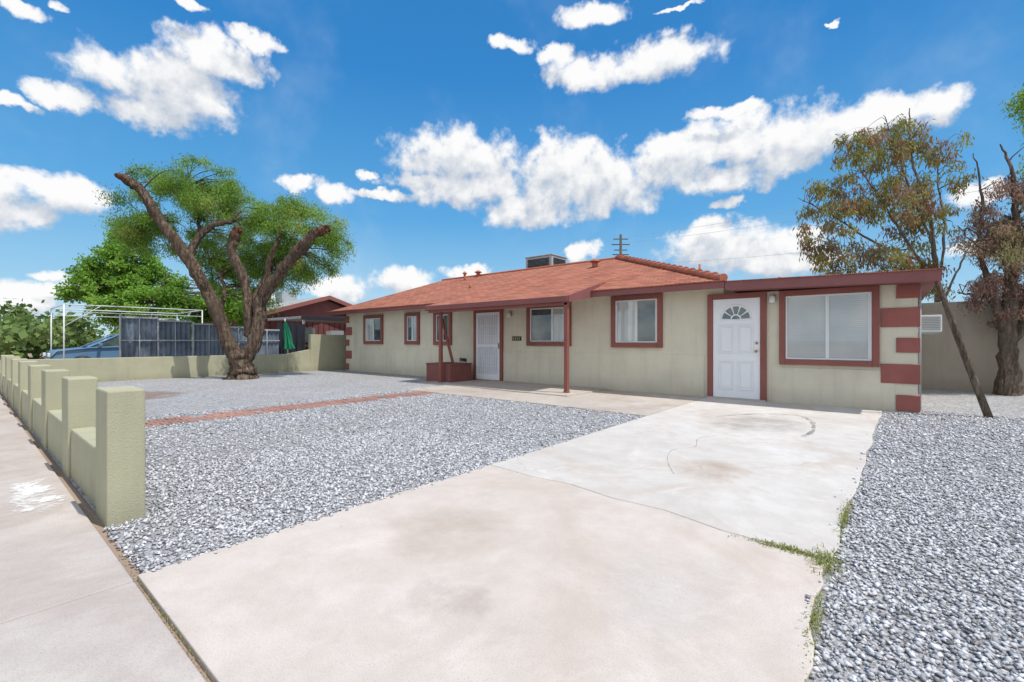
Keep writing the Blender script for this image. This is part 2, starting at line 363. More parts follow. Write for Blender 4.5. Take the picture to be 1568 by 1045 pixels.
for i in range(len(xs)-1): slab('panel_%d'%i,[(xs[i]+.004,-1.6),(xs[i+1]-.004,-1.6),(xs[i+1]-.004,.545),(xs[i]+.004,.545)],.02,C_SIDE,sw)
def decal(name,c,x0,x1,y0,y1,z,ns,lo,hi,op,det=6,par=None):
    we=M(name,.9,.1); nn=we.noise(ns,det,.7); a_=we.n('ShaderNodeBsdfTransparent'); mx=we.n('ShaderNodeMixShader')
    gr=we.n('ShaderNodeTexGradient',gradient_type='SPHERICAL'); gmap=we.n('ShaderNodeMapping'); gmap.inputs['Location'].default_value=(-1,-1,0); gmap.inputs['Scale'].default_value=(2,2,1); we.l(we.tc.outputs['Generated'],gmap.inputs[0]); we.l(gmap.outputs[0],gr.inputs[0])
    fa=we.ramp(we.math('MULTIPLY',nn,we.math('POWER',gr.outputs['Fac'],.5)),[(lo,0.),(hi,op)])
    we.col(c); we.l(fa,mx.inputs[0]); we.l(a_.outputs[0],mx.inputs[1]); we.l(we.p.outputs[0],mx.inputs[2]); we.l(mx.outputs[0],we.t.nodes['Material Output'].inputs[0])
    mesh(name,[(x0,y0,z),(x1,y0,z),(x1,y1,z),(x0,y1,z)],[(0,1,2,3)],we.m,par)
decal('paint_spill',(.85,.84,.82),-6.2,-3.9,.10,.62,.0245,7,.27,.36,.85,6,sw)
decal('rust_stain',(.50,.34,.22),-1.75,-.75,3.7,5.0,.0265,2.5,.20,.5,.42,6,dr)
decal('oil_stain',(.32,.27,.24),-2.3,-.5,6.0,8.5,.0265,2.0,.22,.5,.5,6,dr)
decal('dust_stain',(.76,.73,.69),-1.3,-.3,1.5,2.9,.0265,2.0,.2,.45,.55,6,dr)
decal('dirt_smudge',(.42,.36,.31),-1.9,-1.2,1.15,1.7,.0265,4.0,.22,.5,.4,6,dr)
decal('brown_smudge',(.50,.38,.29),-2.7,-1.5,1.3,2.6,.0268,1.6,.18,.5,.35,6,dr)
def faint(name,c,op):
    m=M(name,.9,.1); a_=m.n('ShaderNodeBsdfTransparent'); mx=m.n('ShaderNodeMixShader'); fa=m.ramp(m.noise(6,5,.7),[(.38,0.),(.6,op)])
    m.col(c); m.l(fa,mx.inputs[0]); m.l(a_.outputs[0],mx.inputs[1]); m.l(m.p.outputs[0],mx.inputs[2]); m.l(mx.outputs[0],m.t.nodes['Material Output'].inputs[0]); return m.m
def strip(name,pts,w,c,z,op):
    P,_=smoothpath([(x,y,z,w) for x,y in pts],8,.004); V=[];F=[]
    for i,q in enumerate(P):
        t=(P[min(i+1,len(P)-1)]-P[max(i-1,0)]).normalized(); nrm=Vector((-t.y,t.x,0))*w*random.uniform(.5,1.)
        V+=[(q.x-nrm.x,q.y-nrm.y,z),(q.x+nrm.x,q.y+nrm.y,z)]
    for i in range(len(P)-1): F.append((2*i,2*i+1,2*i+3,2*i+2))
    mesh(name,V,F,faint(name+'_mat',c,op),dr)
strip('tyre_scuff',[(-2.05,7.5),(-1.6,8.2),(-1.1,8.4),(-.85,7.9),(-.75,7.1),(-.8,6.6)],.035,(.25,.21,.19),.0266,.5)
strip('slab_crack',[(-1.45,4.0),(-1.7,4.5),(-1.78,4.9),(-1.65,5.2),(-1.75,5.7),(-1.55,6.2)],.006,(.38,.30,.25),.0266,.6)
bk=painted('paver_brick',(.40,.225,.18),.9,.35,.4)
L=[]
def pavers(x,y0,y1,w=.2):
    y=y0
    while y<y1:
        if random.random()>.04: L.append((x-w/2+random.uniform(-.012,.012),x+w/2+random.uniform(-.012,.012),y+.006,y+.1,-.02,.012+random.uniform(0,.008)))
        y+=.106
pavers(-8.45,1.35,6.95); pavers(-8.235,1.38,6.9); pavers(-8.02,1.3,6.9)
boxes('brick_path_edging',L,bk,None,.004)
decal('bare_soil_patch',(.33,.23,.19),-14.2,-11.2,1.3,3.6,.0085,2.0,.16,.34,.75,6,gy)

def edge(y): return np.interp(y,[.57,1.0,1.35,1.7,2.94,9.98],[.25,.02,-.14,-.21,-.24,-.06])
def inside_conc(x,y):
    return (((x>-2.895)&(x<edge(y)+.01) & (y>.55)) | (y<.58) | ((x>-9.03)&(y>6.97)&(x<-2.9)) | ((x<-3.86)&(y<.84)) | ((x>-8.57)&(x<-7.9)))
def stones(n,x0,x1,y0,y1,size):
    x=rng.uniform(x0,x1,n*2); y=rng.uniform(y0,y1,n*2)
    k=~inside_conc(x,y); ex=np.exp(-np.minimum(np.abs(x+2.9),np.abs(x-edge(y)))/.06)
    spill=rng.random(n*2)<.0002+.03*ex
    k=(k|spill)&(y>.5); x=x[k];y=y[k]
    u=x*R3.x+y*R3.y; d=x*D3.x+y*D3.y; vis=(d>.8)&(np.abs(u)<d*1.2+.6); x=x[vis];y=y[vis]
    return x[:n],y[:n],size
sets=[stones(30000,-.3,3.6,1.0,5.5,.0095),stones(15000,-.2,6,5.5,10.5,.0125),stones(17000,-5.2,-2.85,.55,4,.0095),stones(26000,-9,-2.85,1.0,7,.0115)]
OCT=np.array([(1,0,0),(0,1,0),(-1,0,0),(0,-1,0),(0,0,1),(0,0,-1)],float); OF=np.array([(0,1,4),(1,2,4),(2,3,4),(3,0,4),(1,0,5),(2,1,5),(3,2,5),(0,3,5)])
VV=[];TT=[]
for x,y,sz in sets:
    n=len(x); o=OCT[None]*rng.uniform(.65,1.25,(n,6,1))+rng.normal(0,.22,(n,6,3))
    sc_=sz*rng.uniform(.45,1.7,(n,1,1))*np.stack([rng.uniform(.8,1.4,n),rng.uniform(.8,1.2,n),rng.uniform(.5,.85,n)],1)[:,None,:]
    o=o*sc_; a=rng.uniform(0,6.28,n); c,s_=np.cos(a)[:,None],np.sin(a)[:,None]
    X=o[:,:,0]*c-o[:,:,1]*s_; Y=o[:,:,0]*s_+o[:,:,1]*c
    zb=np.where((x>-2.9)&(x<edge(y))&(y>.6),.026,.008)
    VV.append(np.stack([X+x[:,None],Y+y[:,None],o[:,:,2]+(zb+rng.uniform(0,.006,n))[:,None]],2).reshape(-1,3)); TT.append(np.repeat(np.clip(rng.beta(1.7,1.6,n),0,1),6))
def np_mesh(name,V,F,tone,mat,parent=None):
    me=bpy.data.meshes.new(name); nv=len(V); nf=len(F); k=F.shape[1]
    me.vertices.add(nv); me.vertices.foreach_set('co',V.astype(np.float32).ravel())
    me.loops.add(nf*k); me.loops.foreach_set('vertex_index',F.astype(np.int32).ravel())
    me.polygons.add(nf); me.polygons.foreach_set('loop_start',np.arange(0,nf*k,k,dtype=np.int32)); me.polygons.foreach_set('loop_total',np.full(nf,k,dtype=np.int32))
    me.update(calc_edges=True); at=me.attributes.new('tone','FLOAT','POINT'); at.data.foreach_set('value',tone.astype(np.float32))
    me.materials.append(mat); return link(bpy.data.objects.new(name,me),parent)
VA=np.concatenate(VV); n=len(VA)//6; FA=(OF[None]+np.arange(n)[:,None,None]*6).reshape(-1,3)
np_mesh('loose_stones',VA,FA,np.concatenate(TT),STONE,gy)

def blades(name,spots,mat):
    V=[];F3=[];T=[]
    for (cx,cy,rx,ry,n,h) in spots:
        for i in range(n):
            x=cx+random.gauss(0,rx); y=cy+random.gauss(0,ry); hh=h*random.uniform(.3,1.2); a=random.uniform(0,6.28); w=random.uniform(.001,.0025)
            dx,dy=math.cos(a),math.sin(a); ln=hh*random.uniform(.3,1.3); b=len(V)
            V+=[(x-dy*w,y+dx*w,.01),(x+dy*w,y-dx*w,.01),(x+dx*ln*.5+dy*w,y+dy*ln*.5-dx*w,hh*.7+.01),(x+dx*ln*.5-dy*w,y+dy*ln*.5+dx*w,hh*.7+.01),(x+dx*ln,y+dy*ln,hh*.85)]
            F3+=[(b,b+1,b+2),(b,b+2,b+3),(b+3,b+2,b+4)]; T+=[random.random()]*5
    np_mesh(name,np.array(V),np.array(F3),np.array(T),mat)
blades('weed_grass',[(-.22,3.75,.015,.22,330,.035),(-.26,2.95,.03,.08,360,.04),(-.42,2.98,.10,.022,800,.034),(-.24,2.3,.014,.12,240,.03),(-.22,2.0,.01,.1,60,.02),(-5.4,6.95,.3,.02,60,.05),(-4.3,6.93,.4,.02,50,.04),(-6.4,8.1,.2,.02,50,.05),(-2.3,.56,.5,.004,160,.012),(-8.3,4,.1,1.2,60,.03)],GRASSM)

# ------------------------------------------------------------------ front wall with pillars
fw=empty('front_block_wall')
px=[-3.87-1.66*i for i in range(8)]
for i,x in enumerate(px):
    box('pillar_%d'%i,x-.38,x,.6,.8,-.03,.872+random.uniform(-.008,.008),FENCE,fw,.012)
    if i<7: box('low_wall_%d'%i,px[i+1]+.001,x-.381,.62,.775,-.03,.43,FENCE,fw,.012)
sw2=empty('side_block_wall')
box('low_part',-17.95,-17.75,.6,8.0,-.03,.70,FENCE,sw2,.012)
mesh('ramp_part',[(-17.95,8.002,-.03),(-17.75,8.002,-.03),(-17.75,8.9,-.03),(-17.95,8.9,-.03),(-17.95,8.002,.70),(-17.75,8.002,.70),(-17.75,8.9,.86),(-17.95,8.9,.86)],BF,FENCE,sw2)
box('high_part',-17.95,-17.75,8.902,15.3,-.03,1.46,FENCE,sw2,.012)
box('corner_run',-17.748,-15.87,.62,.775,-.03,.43,FENCE,fw,.012)
BW=stucco('back_block',(.42,.37,.30),(.26,.22,.17))
box('rear_block_wall',-17.7,16,15.3,15.5,-.03,2.15,BW,None,.01)

# ------------------------------------------------------------------ house
H=empty('ranch_house')
box('walls_main',-16.98,-2.6,10.0,18.3,-.03,2.40,STUC,H)
box('walls_addition',-2.599,.388,10.0,15.0,-.03,2.16,STUC,H)
box('stucco_ledge',-16.98,-2.98,9.988,9.9995,.0,.905,STUC,H,.004)
box('stucco_ledge_right',-1.72,.10,9.988,9.9995,.0,.70,STUC,H,.004)
za,zr=2.37,3.99
RV=[(-17.5,9.45,za),(-2.43,9.45,za),(-7.05,14.15,zr),(-15.8,14.15,zr),(-2.43,18.85,za),(-17.5,18.85,za)]
mesh('roof',RV,[(0,1,2,3),(1,4,2),(4,5,3,2),(5,0,3)],ROOF,H)
box('fascia_front_left',-17.5,-10.2,9.455,9.495,2.235,2.362,FASC,H,.004)
box('fascia_front_right',-5.40,-2.44,9.455,9.495,2.235,2.362,FASC,H,.004)
box('fascia_end_left',-17.5,-17.46,9.496,18.8,2.235,2.362,FASC,H,.004)
box('soffit',-17.45,-2.45,9.497,9.999,2.30,2.33,SOFF,H)
box('shingle_edge',-17.52,-2.42,9.43,9.56,2.365,2.392,ROOF,H,.006)
PV=[(-10.2,8.5,2.10),(-5.42,8.5,2.10),(-5.42,10.3,2.60),(-10.2,10.3,2.60),(-10.2,8.5,2.20),(-5.42,8.5,2.20),(-5.42,10.3,2.70),(-10.2,10.3,2.70)]
mesh('porch_roof',PV,BF,ROOF,H)
box('porch_fascia',-10.22,-5.40,8.465,8.498,2.07,2.195,FASC,H,.004)
for x in (-10.235,-5.418):
    mesh('porch_side_fascia',[(x,8.5,2.06),(x+.035,8.5,2.06),(x+.035,9.9,2.30),(x,9.9,2.30),(x,8.5,2.205),(x+.035,8.5,2.205),(x+.035,9.9,2.60),(x,9.9,2.60)],BF,FASC,H)
def prism(name,x0,x1,y0,y1,zl0,zl1,zr0,zr1,mat):
    mesh(name,[(x0,y0,zl0),(x1,y0,zr0),(x1,y1,zr0),(x0,y1,zl0),(x0,y0,zl1),(x1,y0,zr1),(x1,y1,zr1),(x0,y1,zl1)],BF,mat,H)
prism('addition_roof',-2.42,.62,9.48,15.3,2.20,2.345,2.135,2.27,FASC)
prism('addition_fascia',-2.425,.64,9.44,9.478,2.185,2.35,2.115,2.285,FASC)
prism('addition_edge_metal',-2.425,.66,9.42,9.60,2.352,2.366,2.287,2.301,ROOF)
V=[];F=[]
A=Vector((-2.46,9.48,2.40)); B=Vector((-7.05,14.15,4.03)); nT=21
for i in range(nT):
    p0=A.lerp(B,i/nT); p1=A.lerp(B,(i+1.18)/nT); tube_geo(V,F,[p0+Vector((0,0,.035)),p1+Vector((0,0,.0))],[.085,.062],10)
for i in range(28):
    a0=Vector((-7.05-i*.3125,14.15,4.0)); tube_geo(V,F,[a0,a0+Vector((-.33,0,0))],[.055,.05],8)
mesh('ridge_tiles',V,F,TILE,H)
Lq=[(.117,.42,9.972,9.9985,1.91,2.135),(-.085,.42,9.972,9.9985,1.436,1.757),(.117,.42,9.972,9.9985,1.007,1.254),(-.085,.42,9.972,9.9985,.49,.814),(.117,.42,9.972,9.9985,.035,.30)]
Lq+=[(.3895,.42,9.999,10.3,z0,z1) for (_,_,_,_,z0,z1) in Lq]
for k,(z0,z1) in enumerate([(1.93,2.2),(1.436,1.757),(1.007,1.254),(.49,.814),(.04,.3)]):
    Lq.append((-17.0,-16.55-(.2 if k%2==0 else 0),9.972,9.9985,z0,z1)); Lq.append((-17.01,-16.981,9.999,10.35,z0,z1))
boxes('corner_quoins',Lq,QUOIN,H,.008)

def window(name,x0,x1,z0,z1,gl=(G_DARK,G_BLIND),t=.11,split=.5,top=True):
    e_=empty(name); e_.parent=H
    tr=[(x0,x0+t,9.930,9.998,z0,z1),(x1-t,x1,9.930,9.998,z0,z1),(x0+t+.001,x1-t-.001,9.932,9.998,z1-t,z1-.002),(x0+t+.001,x1-t-.001,9.920,9.998,z0+.002,z0+t)]
    boxes('trim',tr,TRIM,e_,.005)
    a,b,c,d=x0+t+.003,x1-t-.003,z0+t+.003,z1-t-.003; w=.03; xm=a+(b-a)*split
    boxes('frame',[(a,a+w,9.955,9.997,c,d),(b-w,b,9.955,9.997,c,d),(a+w,b-w,9.957,9.997,c,c+w),(a+w,b-w,9.957,9.997,d-w,d),(xm-.016,xm+.016,9.958,9.997,c+w,d-w)],WFRAME,e_,.003)
    for (p0,p1,mt) in ((a+w,xm-.016,gl[0]),(xm+.016,b-w,gl[1])):
        mesh('glass',[(p0,9.985,c+w),(p1,9.985,c+w),(p1,9.985,d-w),(p0,9.985,d-w)],[(0,1,2,3)],mt,e_)
    boxes('sash',[(xm+.016,xm+.036,9.97,9.984,c+w,d-w),(b-w-.02,b-w,9.97,9.984,c+w,d-w)],WFRAME,e_)
window('window_large',-1.59,-.10,.755,2.15,(G_BLIND,G_BLIND),.10,.5)
window('window_c',-5.12,-3.87,1.05,2.27,(G_CURT,G_DARK),.11,.5)
window('window_b',-7.68,-6.26,1.07,2.2,(G_DARK,G_CURT),.11,.6)
window('window_a',-11.57,-10.72,1.07,2.18,(G_DARK,G_DARK),.12)
window('window_e',-13.10,-12.31,1.08,2.18,(G_DARK,G_CURT),.12)
window('window_d',-15.66,-14.42,1.08,2.18,(G_CURT,G_DARK),.12)

def door_trim(x0,x1,z1,t,e_):
    boxes('trim',[(x0,x0+t,9.93,9.998,.02,z1),(x1-t,x1,9.93,9.998,.02,z1),(x0+t+.001,x1-t-.001,9.932,9.998,z1-t,z1-.002)],TRIM,e_,.005)
d1=empty('entry_door'); d1.parent=H
x0,x1=-2.90,-1.81; door_trim(x0,x1,2.165,.105,d1)
a,b=x0+.108,x1-.108
box('slab',a,b,9.955,9.997,.05,2.055,WHITE,d1,.004)
w=(b-a)
for (p,q,r,s_) in ((.13,.46,.22,.80),(.54,.87,.22,.80),(.13,.46,.95,1.52),(.54,.87,.95,1.52)):
    boxes('panel_mould',[(a+w*p,a+w*q,9.936,9.954,r,r+.022),(a+w*p,a+w*q,9.936,9.954,s_-.022,s_),(a+w*p,a+w*p+.022,9.937,9.954,r+.022,s_-.022),(a+w*q-.022,a+w*q,9.937,9.954,r+.022,s_-.022)],WHITE,d1,.004)
    box('panel',a+w*p+.05,a+w*q-.05,9.940,9.954,r+.05,s_-.05,WHITE,d1,.006)
cx=(a+b)/2; cz=1.64
V=[];F=[]
def sector(r0,r1,a0,a1,y):
    n=8; b0=len(V)
    for i in range(n+1):
        q=a0+(a1-a0)*i/n
        V.append((cx+r0*math.cos(q),y,cz+r0*math.sin(q))); V.append((cx+r1*math.cos(q),y,cz+r1*math.sin(q)))
    for i in range(n): F.append((b0+2*i,b0+2*i+1,b0+2*i+3,b0+2*i+2))
for k in range(5): sector(.10,.26,math.pi*(k/5)+.06,math.pi*((k+1)/5)-.06,9.9535)
sector(.001,.075,.05,math.pi-.05,9.9535)
mesh('fanlight_glass',V,F,G_DARK,d1)
V=[];F=[]
n=20
for i in range(n+1):
    q=math.pi*i/n
    for rr,yy in ((.275,9.954),(.28,9.943),(.295,9.943),(.30,9.954)): V.append((cx+rr*math.cos(q),yy,cz+rr*math.sin(q)))
for i in range(n):
    for k in range(3): F.append((4*i+k,4*i+k+1,4*i+4+k+1,4*i+4+k))
mesh('fanlight_rim',V,F,WHITE,d1)
box('fanlight_sill',cx-.30,cx+.30,9.942,9.954,cz-.03,cz-.006,WHITE,d1,.003)
tube('knob',[(b-.06,9.955,1.0),(b-.06,9.93,1.0),(b-.06,9.905,1.0),(b-.06,9.88,1.0)],[.012,.012,.03,.02],BRASS,d1)
tube('deadbolt',[(b-.06,9.955,1.16),(b-.06,9.935,1.16)],[.028,.024],BRASS,d1)
box('threshold',x0,x1,9.90,9.999,.0,.048,C_WALK,d1,.006)
d2=empty('security_screen_door'); d2.parent=H
x0,x1=-9.71,-8.56; door_trim(x0,x1,2.15,.10,d2); a,b=x0+.103,x1-.103
scr=M('screen_mesh',.6,.3); scr.col(scr.ramp(scr.noise(2,3),[(.3,(.58,.60,.63)),(.7,(.68,.70,.72))]))
box('screen',a,b,9.975,9.997,.06,2.045,scr.m,d2)
Ls=[(a,a+.07,9.945,9.973,.06,2.045),(b-.07,b,9.945,9.973,.06,2.045),(a+.071,b-.071,9.946,9.973,.06,.22),(a+.071,b-.071,9.946,9.973,1.96,2.044),(a+.071,b-.071,9.946,9.973,1.02,1.10)]
for k in range(1,9): Ls.append((a+.07+(b-a-.14)*k/9-.006,a+.07+(b-a-.14)*k/9+.006,9.952,9.972,.221,1.959))
for z in (.45,.75,1.35,1.65): Ls.append((a+.072,b-.072,9.954,9.9715,z,z+.012))
boxes('frame_and_bars',Ls,WHITE,d2,.002)
box('lock',b-.06,b-.015,9.93,9.944,.98,1.14,BRASS,d2,.004)

def lamp(x,z):
    e_=empty('porch_lamp'); e_.parent=H
    box('base',x-.05,x+.05,9.965,9.998,z-.06,z+.06,BRASS,e_,.01)
    tube('arm',[(x,9.97,z),(x,9.90,z+.03)],.012,BRASS,e_)
    tube('shade',[(x,9.90,z+.05),(x,9.90,z+.02),(x,9.90,z-.07),(x,9.90,z-.10)],[.02,.05,.06,.045],WFRAME,e_)
lamp(-8.28,1.98); lamp(-1.70,2.03)
box('house_number_plate',-8.22,-7.9,9.975,9.998,1.21,1.33,DARK,H,.004)
boxes('house_number_digits',[(-8.18+.07*k,-8.145+.07*k,9.97,9.974,1.235,1.305) for k in range(4)],BRASS,H)
boxes('wall_vents',[(-14.0,-13.75,9.980,9.987,.30,.42),(-6.0,-5.7,9.980,9.987,.25,.37)],STUC,H,.002)
def post(x,y,zt,zb=.03):
    e_=box('porch_post',x-.045,x+.045,y-.045,y+.045,zb,zt,TRIM,H,.006); box('post_base',x-.055,x+.055,y-.055,y+.055,zb-.01,zb+.06,TRIM,H,.006); box('post_cap',x-.06,x+.06,y-.06,y+.06,zt-.06,zt,TRIM,H,.006)
post(-5.50,8.58,2.11); post(-9.82,8.72,2.14)
box('porch_beam',-10.15,-5.43,8.535,8.62,2.00,2.098,TRIM,H,.006)
tube('leaning_board',[(-10.28,9.1,2.1),(-9.62,9.0,.58)],.045,TRIM,H,4)
pl=empty('brick_planter')
PB=painted('planter_paint',(.26,.10,.085),.8,.25,.5,50)
x0,x1,y0,y1=-10.62,-9.58,8.86,9.72
boxes('planter_walls',[(x0,x1,y0,y0+.15,0,.5),(x0,x1,y1-.15,y1,0,.5),(x0,x0+.15,y0+.151,y1-.151,0,.499),(x1-.15,x1,y0+.151,y1-.151,0,.499)],PB,pl,.01)
boxes('planter_cap',[(x0-.015,x1+.015,y0-.015,y0+.16,.501,.545),(x0-.015,x1+.015,y1-.16,y1+.015,.501,.545),(x0-.015,x0+.16,y0+.161,y1-.161,.501,.544),(x1-.16,x1+.015,y0+.161,y1-.161,.501,.544)],PB,pl,.01)
box('planter_soil',x0+.15,x1-.15,y0+.15,y1-.15,.3,.46,gmt.m,pl)
tube('hose_coil',[(-9.66+.1*math.cos(t*.6),9.45+.1*math.sin(t*.6),.59+.012*t*.3) for t in range(30)],.014,DARK,pl,6)
ec=empty('evaporative_cooler')
X0,X1,Y0,Y1,Z0,Z1=-11.55,-10.25,14.9,16.0,3.75,4.62
box('body',X0,X1,Y0,Y1,Z0,Z1,METAL,ec,.02); box('top_lid',X0-.03,X1+.03,Y0-.03,Y1+.03,Z1,Z1+.04,METAL,ec,.01)
boxes('louvres',[(X0+.12,X1-.12,Y0-.03,Y0-.001,Z0+.35+.05*k,Z0+.375+.05*k) for k in range(9)]+[(X1+.001,X1+.03,Y0+.12,Y1-.12,Z0+.35+.05*k,Z0+.375+.05*k) for k in range(9)],DARK,ec)
def vent(x,y,z0,z1,r,cap=True):
    tube('roof_vent_pipe',[(x,y,z0),(x,y,z1)],r,TILE,H,10)
    if cap: tube('roof_vent_cap',[(x,y,z1),(x,y,z1+.03),(x,y,z1+.10)],[r*1.9,r*1.9,r*.5],TILE,H,10)
vent(-13.6,13.4,3.6,4.0,.05); vent(-3.35,10.9,2.6,2.98,.025,False); vent(-11.4,11.5,3.0,3.25,.04,False); vent(-7.2,12.9,3.5,3.72,.09); vent(-1.75,11,2.3,2.55,.03,False); vent(-13.4,14.0,3.9,4.1,.08)
ac=empty('window_air_conditioner')
box('case',.392,.74,10.9,11.35,1.36,1.66,WFRAME,ac,.012)
boxes('grille',[(.42,.72,10.885,10.899,1.40+.03*k,1.412+.03*k) for k in range(8)],METAL,ac)
boxes('bracket',[(.392,.70,10.92,10.95,1.33,1.358),(.392,.70,11.3,11.33,1.33,1.358)],METAL,ac)
tube('leaning_pole',[(.60,9.75,2.18),(.80,9.93,1.45),(1.02,10.08,.7),(1.23,10.19,-.02)],[.035,.042,.048,.052],BARKG,None,10)
tube('conduit_pipe',[(.43,10.4,.0),(.43,10.4,2.1)],.02,METAL,H,8)

# ------------------------------------------------------------------ trees
def leaves(name,clumps,per,ls,lw,mat,parent,droop=.3,spread=1.0,tb=.5):
    C=np.array([c[:3] for c in clumps]); r=np.array([c[3] for c in clumps]); N=len(C)
    idx=rng.choice(N,per*N,p=(r**2)/np.sum(r**2)); n=len(idx)
    off=rng.normal(0,1,(n,3)); off/=np.linalg.norm(off,axis=1,keepdims=True); off*=(rng.random(n)**.5)[:,None]
    off*=rng.uniform(.6,1.25,(n,1)); off[:,2]*=.75
    P=C[idx]+off*r[idx][:,None]*spread; P[:,2]-=droop*r[idx]*rng.random(n)**2
    d=rng.normal(0,1,(n,3)); d[:,2]-=droop*3; d/=np.linalg.norm(d,axis=1,keepdims=True)
    e_=rng.normal(0,1,(n,3)); e_=np.cross(d,e_); e_/=np.linalg.norm(e_,axis=1,keepdims=True)
    L_=ls*rng.uniform(.6,1.4,n)[:,None]; W_=lw*rng.uniform(.7,1.3,n)[:,None]
    V=np.stack([P,P+d*L_*.5+e_*W_,P+d*L_,P+d*L_*.5-e_*W_],1).reshape(-1,3)
    F=np.arange(n*4).reshape(-1,4); ct=rng.normal(0,.2,N)
    t=np.clip(tb+ct[idx]+rng.normal(0,.16,n),0,1); return np_mesh(name,V,F,np.repeat(t,4),mat,parent)
def tree(name,base,limbs,ell,nclump,per,leafm,barkm,ls,lw,droop=.3,cr=(.25,.5),twr=.022,tb=.5,jit=.02,rs=1.0,cuts=()):
    e_=empty(name); bx=Vector(base)
    def w(l,d,z): return bx+R3*l+D3*d+Vector((0,0,z))
    V=[];F=[];nodes=[]
    for li,lb in enumerate(limbs):
        pts=[(*w(l,d,z),r*rs) for l,d,z,r in lb]; P,Rr=smoothpath(pts,7,jit)
        limb_geo(V,F,P,Rr,14)
        if li in cuts:
            V2=[];F2=[]; m_=7
            limb_geo(V2,F2,[q for q in P[-m_:]],[r_*1.05 for r_ in Rr[-m_:]],14,.2); mesh('sawn_end',V2,F2,BARKC,e_,False)
        nodes+=[(q,r_) for q,r_ in zip(P,Rr) if q.z-bx.z>1.5]
    cl=[]; tot=sum(e[3]*e[5] for e in ell)
    for e in ell:
        k=max(2,int(nclump*e[3]*e[5]/tot))
        for i in range(k):
            v=Vector((random.gauss(0,1),random.gauss(0,1),random.gauss(0,1))).normalized()*(random.random()**.4)*random.uniform(.8,1.18)
            c=w(e[0]+v.x*e[3],e[1]+v.y*e[4],e[2]+v.z*e[5]); cl.append((*c,random.uniform(*cr)))
    for c in cl:
        c3=Vector(c[:3]); q,r_=min(nodes,key=lambda t:(t[0]-c3).length+max(0,t[0].z-c3.z)*.7)
        mid=q.lerp(c3,.5)+Vector((random.uniform(-.15,.15),random.uniform(-.15,.15),random.uniform(.0,.25)))
        P,Rr=smoothpath([(*q,min(r_*.6,twr*1.6)),(*mid,twr),(*c3,twr*.35)],3,.01); tube_geo(V,F,P,Rr,5)
        for j in range(3):
            t=c3+Vector((random.uniform(-1,1),random.uniform(-1,1),random.uniform(-.6,.8)))*c[3]*.9
            tube_geo(V,F,[mid.lerp(c3,.7),t],[twr*.45,twr*.15],4)
    mesh('trunk_and_limbs',V,F,barkm,e_,True)
    leaves('foliage',cl,per,ls,lw,leafm,e_,droop,1.0,tb); return e_
mq=[[(0,0,-.1,.66),(0,0,.10,.54),(-.03,0,.45,.44),(-.06,0,.85,.42)],
 [(-.05,0,.6,.34),(-.40,0,1.1,.30),(-.70,-.05,1.9,.27),(-1.0,-.1,2.69,.25),(-1.66,-.1,3.82,.23),(-2.42,-.2,4.96,.20),(-2.95,-.3,5.85,.18),(-3.25,-.35,6.1,.19),(-3.60,-.4,6.3,.10)],
 [(.0,0,.6,.32),(.35,.05,1.1,.27),(.5,.1,1.9,.25),(.55,.1,2.5,.25),(1.24,.0,3.4,.22),(1.96,-.1,4.24,.20),(2.4,-.1,4.6,.18),(2.72,-.1,4.72,.17)],
 [(.15,.1,1.4,.2),(.15,.1,2.0,.19),(.04,.1,3.1,.18),(-.37,.1,4.03,.19),(-.30,.1,4.5,.20),(-.20,.1,4.85,.14)],
 [(.52,.1,2.5,.14),(.60,.3,3.1,.12),(.66,.4,3.82,.11),(.85,.5,4.4,.09),(1.03,.5,4.9,.06)],
 [(-1.60,-.1,3.7,.15),(-1.50,.1,4.4,.14),(-1.1,.2,4.9,.12),(-.5,.3,5.05,.08)],
 [(-1.7,-.1,3.9,.12),(-1.9,.8,4.7,.09),(-2.3,1.2,5.8,.06),(-2.6,1.3,6.8,.03)],
 [(-2.4,-.1,4.9,.09),(-3.1,.8,5.2,.06),(-3.8,1.1,5.3,.03)],
 [(.15,.2,2.4,.10),(.2,1.0,3.4,.08),(.8,1.5,4.7,.05),(1.2,1.5,5.6,.03)],
 [(1.3,0,3.5,.09),(1.7,.7,4.2,.06),(2.2,.9,4.9,.03)],
 [(-.7,0,2.0,.10),(-1.2,1.0,3.0,.07),(-2.0,1.6,4.0,.04)],
 [(-1.0,-.1,2.6,.11),(-.95,-.3,3.0,.09),(-1.15,-.4,3.3,.07)]]
me_=[(-2.4,1.2,6.5,1.7,1.4,1.0),(-3.7,1,5.7,.9,1,1.1),(-1.1,1.3,5.7,1.4,1.2,.9),(-4.1,1,4.7,.6,.8,.8),(1.3,1.3,5.2,1.3,1.2,.9),(2.3,.9,4.7,.8,.8,.8),(.6,1.2,5.8,.8,.8,.6),
 (.4,1.8,4.2,1.1,.9,.9),(-.9,1.8,4.2,1,1,.9),(-2.6,2,4.6,1.2,1,.9),(-1.7,2,3.6,.9,.8,.7),(1.7,1.5,3.8,.8,.6,.6),(.0,2,3.3,.8,.7,.5),(-.9,2.2,3.0,.9,.6,.5)]
tree('mesquite_tree',(-15.76,5.68,0),mq,me_,290,420,LEAF_G,BARK,.09,.012,.45,(.20,.56),.014,.55,.025,.74,(1,2,3))
sh=[[(0,0,0,.3),(0,0,1.5,.24),(.2,0,3,.18),(.4,0,5,.1),(.3,0,6.5,.04)],[(0,0,1.6,.16),(-1,.2,3,.1),(-2,.3,4.5,.05)],[(0,0,1.8,.14),(1,.2,3.2,.1),(2,.2,4.5,.04)]]
